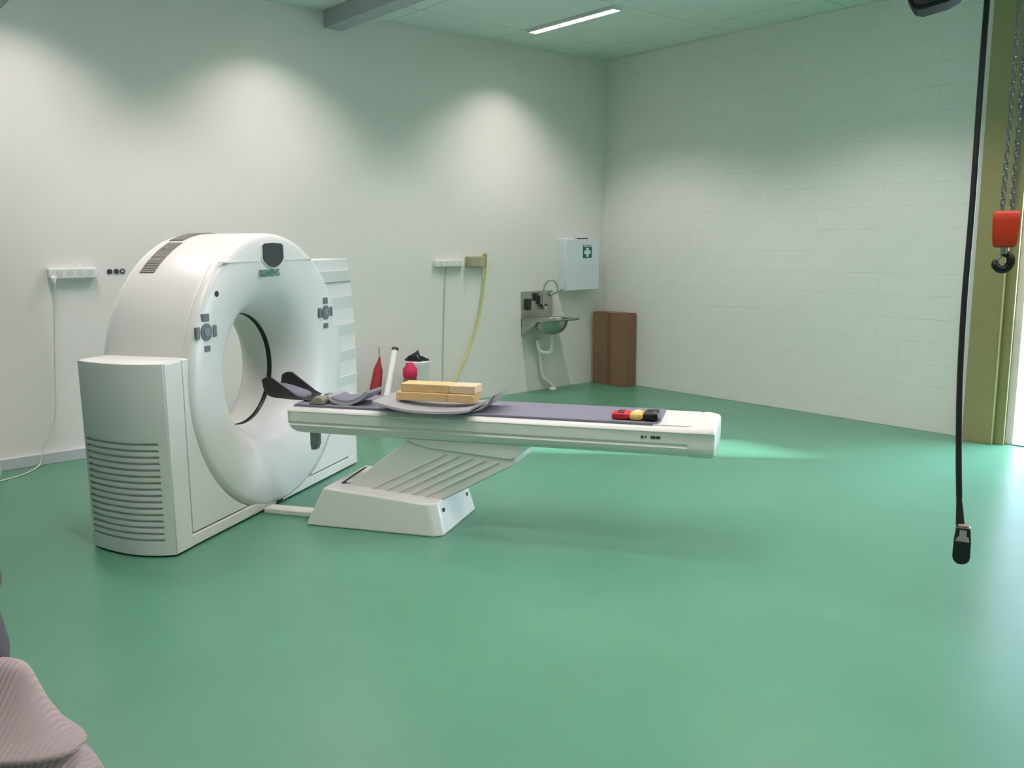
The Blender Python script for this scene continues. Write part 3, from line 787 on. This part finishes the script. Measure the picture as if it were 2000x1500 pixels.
# ------------------------------------------------------------------ crane hoist: pendant, chain, hook
def ray(px, py, d): return CAM+(rt*((px-1000)/1729.8)+up*((750-py)/1729.8)+fw)*d
DH = 3.5
hook0 = ray(1964, 446, DH)
ho = empty('chain_hoist', (hook0.x, hook0.y, hook0.z)); tag(ho, 'electric chain hoist hanging from the ceiling with black housing', 'chain hoist')
hx, hy = hook0.x, hook0.y
bq = ray(1828, 8, DH)
dv = Vector((bq.x-hx, bq.y-hy, 0)); dl = dv.length; ang = math.atan2(dv.y, dv.x)
hb = empty('hoist_frame', (0, 0, 0), ang)
bpy.data.objects.remove(hb)
ho.rotation_euler = (0, 0, ang)
zb = ray(1805, 23, DH).z-hook0.z      # underside of housing relative to hook origin
bm = bmesh.new()
prism(bm, [(dl+.11, zb+.28), (dl+.102, zb+.05), (dl+.078, zb+.008), (dl+.047, zb), (dl-.045, zb+.018), (dl-.082, zb+.037), (dl-.097, zb+.055), (dl-.10, zb+.28)], lambda p: (p[0], -.08, p[1]), lambda p: (p[0], .08, p[1]))
obj('chain_container', bm, mat('matte_black', (26, 27, 32), rough=0.8), ho, bevel=.014, bseg=3)
obj('motor_housing', boxbm(-.14, dl+.12, -.11, .11, zb+.27, zb+.52), M_black, ho, bevel=.03, bseg=4)
bm = bmesh.new(); tube(bm, [(0, 0, zb+.50), (0, 0, H-hook0.z-.02)], .03, 12); obj('suspension_rod', bm, M_dark, ho, smooth=True)
obj('ceiling_plate', boxbm(-.12, .12, -.12, .12, H-hook0.z-.022, H-hook0.z), M_dark, ho)
# chain links (two falls)
M_link = mat('chain_steel', (150, 152, 160), rough=0.3, metal=0.9, var=0.05)
def link_mesh():
    bm = bmesh.new(); L, Wd, r = .0150, .0075, .0031; path = []
    for i in range(16):
        a = 2*math.pi*i/16
        path.append(Vector((Wd*math.cos(a), 0, (L-Wd)*(1 if math.sin(a) > 0 else -1)*min(1, abs(math.sin(a))*3)+Wd*math.sin(a))))
    rings = []
    n = len(path)
    for i, p in enumerate(path):
        t = (path[(i+1) % n]-path[i-1]).normalized(); x = Vector((0, 1, 0)); y = t.cross(x)
        rings.append([bm.verts.new(p+(x*math.cos(b)+y*math.sin(b))*r) for b in [2*math.pi*k/6 for k in range(6)]])
    for i in range(n):
        for k in range(6): bm.faces.new((rings[i][k], rings[i][(k+1) % 6], rings[(i+1) % n][(k+1) % 6], rings[(i+1) % n][k]))
    me = bpy.data.meshes.new('chain_link'); bm.to_mesh(me); bm.free(); me.materials.append(M_link)
    for p in me.polygons: p.use_smooth = True
    return me
LM = link_mesh()
ztop = zb+.28
for fall in (-.017, .017):
    z = .055; k = 0
    while z < ztop:
        o = bpy.data.objects.new('chain_link', LM); COL.objects.link(o); o.parent = ho
        o.location = (fall*(1-.25*z/ztop), 0, z); o.rotation_euler = (0, 0, math.pi/2*(k % 2)+.5)
        z += .0232; k += 1
# red hook block
bm = bmesh.new()
loft(bm, [[(x*w, y*t, z) for x, y in ((-1, -1), (1, -1), (1, 1), (-1, 1))] for z, w, t in ((-.075, .037, .03), (-.06, .043, .036), (-.03, .046, .04), (.03, .048, .04), (.058, .048, .038), (.068, .042, .03))])
hbk = obj('hook_block', bm, M_red, ho, bevel=.008, bseg=3)
bm = bmesh.new(); tube(bm, [(0, 0, -.07), (0, 0, -.10)], .018, 12); obj('swivel', bm, M_steel, ho, smooth=True)
hk = smoothpath([(0, 0, -.095), (-.022, 0, -.11), (-.026, 0, -.135), (-.012, 0, -.158), (.010, 0, -.160), (.026, 0, -.143), (.026, 0, -.122)], 4)
bm = bmesh.new(); tube(bm, hk, [.014]*5+[.0165]*(len(hk)-9)+[.014, .012, .010, .007], 10); obj('hook', bm, M_black, ho, smooth=True)
bm = bmesh.new(); tube(bm, [(.0, 0, -.10), (.024, 0, -.128)], .005, 8); obj('latch', bm, M_steel, ho)

# pendant control on its cable
pe0 = ray(1876, 1100, DH)
PROT = YAW+.466
pe = empty('pendant_control', pe0, -PROT); tag(pe, 'black crane pendant control hanging on a thick black cable', 'pendant control')
def PL(px, py): v = ray(px, py, DH)-pe0; m = Matrix.Rotation(PROT, 3, 'Z'); return m @ v
cab = [PL(1936, -90), PL(1928, 0), PL(1915, 170), PL(1899, 400), PL(1884, 580), PL(1875, 740), PL(1872.5, 880), PL(1873.5, 972)]
c9 = ray(1945, -200, DH); top_rel = Matrix.Rotation(PROT, 3, 'Z') @ (Vector((c9.x, c9.y, H-.01))-pe0)
bm = bmesh.new(); tube(bm, smoothpath([top_rel, top_rel*.6+cab[0]*.4]+cab, 6), .0115, 12); obj('cable', bm, M_black, pe, smooth=True)
s = DH/1729.8
sl0, sl1 = PL(1873, 968), PL(1875.5, 1024)
bm = bmesh.new(); tube(bm, [sl0, sl0.lerp(sl1, .1), sl0.lerp(sl1, .5), sl1], [.009, .0105, .0135, .0165], 14); obj('strain_relief', bm, M_black, pe, smooth=True)
hgt = sl1.z
def pill(w, d, z0, z1, k=8):
    pts = []
    r = w
    for i in range(k+1):
        a = math.pi+math.pi*i/k; pts.append((r*math.cos(a), z0+r+r*math.sin(a)))
    pts += [(w*.97, z0+.6*(z1-z0)), (w*.82, z1-.004), (w*.7, z1), (-w*.7, z1), (-w*.82, z1-.004), (-w*.97, z0+.6*(z1-z0))]
    return pts
pts = pill(.0315, .02, 0, hgt)
bm = bmesh.new(); prism(bm, pts, lambda p: (p[0]+.0, -.022, p[1]), lambda p: (p[0], .022, p[1]))
hou = obj('housing', bm, M_black, pe, bevel=.006, bseg=3)
bm = bmesh.new(); prism(bm, [(-.025, hgt*.63), (.024, hgt*.63), (.021, hgt*.755), (.013, hgt*.775), (.013, hgt*.93), (-.012, hgt*.93), (-.012, hgt*.775), (-.018, hgt*.74)], lambda p: (p[0], -.0235, p[1]), lambda p: (p[0], -.02, p[1]))
obj('grey_label', bm, mat('label_grey', (150, 152, 142), rough=0.5), hou)
obj('collar', boxbm(-.018, .018, -.018, .018, hgt-.003, hgt+.006), mat('collar_brown', (140, 120, 104), rough=0.5), pe)

# ------------------------------------------------------------------ person at the viewer's left (mostly out of view)
DP = .72
sh0 = ray(38, 1392, DP)                     # shoulder joint
fwd = Vector((fw.x, fw.y, 0)).normalized(); rgt = Vector((rt.x, rt.y, 0)).normalized()
pc0 = sh0-rgt*.20; pc0.z = 0
pn = empty('person', pc0, -YAW)
tag(pn, 'person in a pale pink ribbed jumper and grey scarf, seen from behind', 'person')
SZ = sh0.z
def skinned(name, nodes, edges, m, levels=2, parent=pn):
    me = bpy.data.meshes.new(name)
    me.from_pydata([n[0] for n in nodes], edges, [])
    o = bpy.data.objects.new(name, me); COL.objects.link(o); o.parent = parent
    md = o.modifiers.new('skin', 'SKIN')
    sv = me.skin_vertices[0].data if me.skin_vertices else None
    if sv is None:
        bmx = bmesh.new(); bmx.from_mesh(me); bmx.verts.layers.skin.verify(); bmx.to_mesh(me); bmx.free(); sv = me.skin_vertices[0].data
    for i, n in enumerate(nodes):
        r = n[1]; sv[i].radius = (r, r) if not isinstance(r, tuple) else r
        sv[i].use_root = (i == 0)
    md.use_smooth_shade = True
    sb_ = o.modifiers.new('sub', 'SUBSURF'); sb_.levels = levels; sb_.render_levels = levels
    me.materials.append(m)
    return o
k = SZ/1.36
skin = mat('skin', (214, 172, 150), rough=0.55)
N_ = [((0, .02, .93*k), .11), ((0, .03, 1.10*k), .085), ((0, .03, 1.26*k), .085), ((0, .01, 1.42*k), .052), ((0, .02, 1.49*k), .058), ((0, .03, 1.56*k), .088), ((0, .03, 1.64*k), .080), ((0, .025, 1.69*k), .05),
      ((.13, .06, 1.30*k), .040), ((.16, .05, 1.08*k), .036), ((.17, .12, .93*k), .028), ((.12, .19, .91*k), .032),
      ((-.13, .06, 1.30*k), .040), ((-.16, .05, 1.08*k), .036), ((-.17, .12, .93*k), .028), ((-.12, .19, .91*k), .032),
      ((.095, 0, .86*k), .085), ((.10, .01, .48*k), .058), ((.10, -.02, .09), .042), ((.10, .10, .05), .035),
      ((-.095, 0, .86*k), .085), ((-.10, .01, .48*k), .058), ((-.10, -.02, .09), .042), ((-.10, .10, .05), .035)]
E_ = [(0, 1), (1, 2), (2, 3), (3, 4), (4, 5), (5, 6), (6, 7), (2, 8), (8, 9), (9, 10), (10, 11), (2, 12), (12, 13), (13, 14), (14, 15), (0, 16), (16, 17), (17, 18), (18, 19), (0, 20), (20, 21), (21, 22), (22, 23)]
body = skinned('body', N_, E_, skin)
# fingers
for sx in (1, -1):
    for q in range(4):
        base = Vector((sx*(.135-.018*q), .215, .90*k)); L_ = (.055, .066, .062, .048)[q]
        bm = bmesh.new(); tube(bm, [base, base+Vector((0, L_*.5, -.004)), base+Vector((-sx*.004, L_*.85, -.018)), base+Vector((-sx*.006, L_, -.034))], [.009, .0085, .008, .006], 8)
        obj('finger', bm, skin, body, smooth=True)
    base = Vector((sx*.10, .17, .915*k))
    bm = bmesh.new(); tube(bm, [base, base+Vector((-sx*.025, .03, .004)), base+Vector((-sx*.032, .06, -.004))], [.011, .010, .007], 8)
    obj('thumb', bm, skin, body, smooth=True)
# ribbed jumper
def rib_mat(name, rgb, pitch, d):
    m = bpy.data.materials.new(name); m.use_nodes = True; nt = m.node_tree; b = nt.nodes['Principled BSDF']
    b.inputs['Roughness'].default_value = .85
    tc = nt.nodes.new('ShaderNodeTexCoord')
    dt = nt.nodes.new('ShaderNodeVectorMath'); dt.operation = 'DOT_PRODUCT'; dt.inputs[1].default_value = d
    nt.links.new(tc.outputs['Object'], dt.inputs[0])
    mu = nt.nodes.new('ShaderNodeMath'); mu.operation = 'MULTIPLY'; mu.inputs[1].default_value = 2*math.pi/pitch
    nt.links.new(dt.outputs['Value'], mu.inputs[0])
    sn = nt.nodes.new('ShaderNodeMath'); sn.operation = 'SINE'; nt.links.new(mu.outputs[0], sn.inputs[0])
    mr = nt.nodes.new('ShaderNodeMapRange'); mr.inputs['From Min'].default_value = -1; nt.links.new(sn.outputs[0], mr.inputs['Value'])
    b.inputs['Base Color'].default_value = srgb(*rgb)
    bp = nt.nodes.new('ShaderNodeBump'); bp.inputs['Strength'].default_value = .6; bp.inputs['Distance'].default_value = .0012
    nt.links.new(mr.outputs[0], bp.inputs['Height']); nt.links.new(bp.outputs['Normal'], b.inputs['Normal'])
    return m
M_rib = rib_mat('pink_rib_knit', (226, 200, 204), .0036, (.985, -.08, -.15))
jn = [((0, .02, .90*k), .150), ((0, .02, 1.08*k), .145), ((0, .02, 1.24*k), .150), ((0, .015, 1.36*k), .085), ((0, .012, 1.41*k), .066),
      ((-.14, .03, 1.29*k), .072), ((.14, .03, 1.29*k), .072)]
jumper = skinned('jumper', jn, [(0, 1), (1, 2), (2, 3), (3, 4), (2, 5), (2, 6)], M_rib)
# right sleeve: cap sleeve over a fuller lower sleeve (the part in view)
def PP(px, py, d=DP):
    v = ray(px, py, d)-pc0; return Matrix.Rotation(YAW, 3, 'Z') @ v
px1 = DP/1729.8
imr = Matrix.Rotation(YAW, 3, 'Z') @ rt; imu = Matrix.Rotation(YAW, 3, 'Z') @ up; imf = Matrix.Rotation(YAW, 3, 'Z') @ fw
def cone(stations, dz, depth=.62, seg=72):
    """garment rings: (centre px, centre py, radius px), elliptical in depth"""
    bm = bmesh.new(); rings = []
    pd = (imr*.99-imu*.15).normalized()
    for cx_, cy_, r in stations:
        c = PP(cx_, cy_, DP+dz)
        rings.append([bm.verts.new(c+(pd*math.cos(2*math.pi*q/seg)+imf*depth*math.sin(2*math.pi*q/seg))*r*px1) for q in range(seg)])
    for i in range(len(rings)-1):
        for q in range(seg): bm.faces.new((rings[i][q], rings[i][(q+1) % seg], rings[i+1][(q+1) % seg], rings[i+1][q]))
    bm.faces.new(rings[0][::-1])
    return bm
st_ = [(p.x, p.y, p.z) for p in smoothpath([(22, 1286, 6), (12, 1293, 38), (5, 1311, 60), (-18, 1350, 104), (-38, 1378, 145), (-50, 1400, 177), (-60, 1424, 223)], 4)]
o = obj('cape', cone(st_, .0), M_rib, jumper, smooth=True)
md = o.modifiers.new('solid', 'SOLIDIFY'); md.thickness = .005; md.offset = -1
st_ = [(p.x, p.y, p.z) for p in smoothpath([(-40, 1385, 120), (-56, 1410, 185), (-62, 1440, 219), (-66, 1470, 257), (-72, 1520, 285), (-50, 1600, 255), (-30, 1760, 205), (-35, 1950, 170), (-60, 2150, 150), (-90, 2300, 130)], 4)]
sl_ = obj('sleeve', cone(st_, .012, .6), M_rib, jumper, smooth=True)
for src in (o, sl_):
    me = src.data.copy(); me.transform(Matrix.Scale(-1, 4, (1, 0, 0))); me.flip_normals()
    c = bpy.data.objects.new(src.name.split('.')[0], me); COL.objects.link(c); c.parent = jumper
    if src is o:
        md = c.modifiers.new('solid', 'SOLIDIFY'); md.thickness = .005; md.offset = -1
# scarf, trousers, shoes, hair, face
M_scarf = mat('grey_scarf', (112, 104, 116), rough=0.9, var=0.1, scale=40)
bm = bmesh.new(); tube(bm, smoothpath([(.10*math.cos(a), .01+.085*math.sin(a), 1.415*k+.008*math.sin(3*a)) for a in [2*math.pi*i/14 for i in range(15)]], 2), .036, 12); sc_ = obj('scarf', bm, M_scarf, pn, smooth=True)
bm = bmesh.new(); tube(bm, smoothpath([Vector((.08, .0, 1.415*k)), PP(-95, 1190, DP+.03), PP(-42, 1252, DP+.015), PP(-29, 1294, DP+.008), PP(-35, 1345, DP+.01)], 4), [.030-.00105*i for i in range(17)], 12); obj('scarf_end', bm, M_scarf, sc_, smooth=True)
bm = bmesh.new(); tube(bm, smoothpath([Vector((.085, .0, 1.43*k)), PP(-95, 1085, DP+.04), PP(-34, 1126, DP+.03), PP(-23, 1154, DP+.025)], 4), [.026-.0015*i for i in range(13)], 10); obj('scarf_fringe', bm, M_scarf, sc_, smooth=True)
tn = [((0, 0, .93*k), .14), ((.095, 0, .84*k), .098), ((.10, .01, .48*k), .072), ((.10, -.02, .11), .062), ((-.095, 0, .84*k), .098), ((-.10, .01, .48*k), .072), ((-.10, -.02, .11), .062)]
skinned('trousers', tn, [(0, 1), (1, 2), (2, 3), (0, 4), (4, 5), (5, 6)], mat('trousers_dark', (58, 60, 74), rough=0.85))
for sx in (1, -1):
    bm = bmesh.new(); loft(bm, [[(sx*.10+w*math.cos(a)*.9, y, max(0.0, h/2+h/2*math.sin(a))) for a in [2*math.pi*q/14 for q in range(14)]] for y, w, h in ((-.075, .025, .06), (-.06, .04, .09), (0, .044, .10), (.07, .046, .075), (.14, .046, .055), (.175, .03, .04))])
    obj('shoe', bm, M_black, pn, smooth=True)
bm = bmesh.new(); bmesh.ops.create_uvsphere(bm, u_segments=24, v_segments=16, radius=.1)
for v in bm.verts:
    v.co = Vector((v.co.x*1.02, v.co.y*1.08, v.co.z*1.22)); 
    if v.co.y > .045 and v.co.z < .045: v.co.y = .045
    v.co += Vector((0, .012, 1.625*k))
obj('hair', bm, mat('hair_brown', (86, 66, 52), rough=0.7, var=0.2, scale=60), pn, smooth=True)
for sx in (1, -1):
    bm = bmesh.new(); bmesh.ops.create_uvsphere(bm, u_segments=10, v_segments=8, radius=.012)
    for v in bm.verts: v.co += Vector((sx*.032, .105, 1.59*k))
    obj('eye', bm, M_pvc, body, smooth=True)
bm = bmesh.new(); tube(bm, [(0, .108, 1.595*k), (0, .125, 1.565*k), (0, .112, 1.553*k)], [.007, .012, .008], 8); obj('nose', bm, skin, body, smooth=True)
bm = bmesh.new(); tube(bm, [(-.022, .098, 1.53*k), (0, .108, 1.528*k), (.022, .098, 1.53*k)], [.004, .007, .004], 8); obj('mouth', bm, mat('lips', (176, 96, 92), rough=0.5), body, smooth=True)
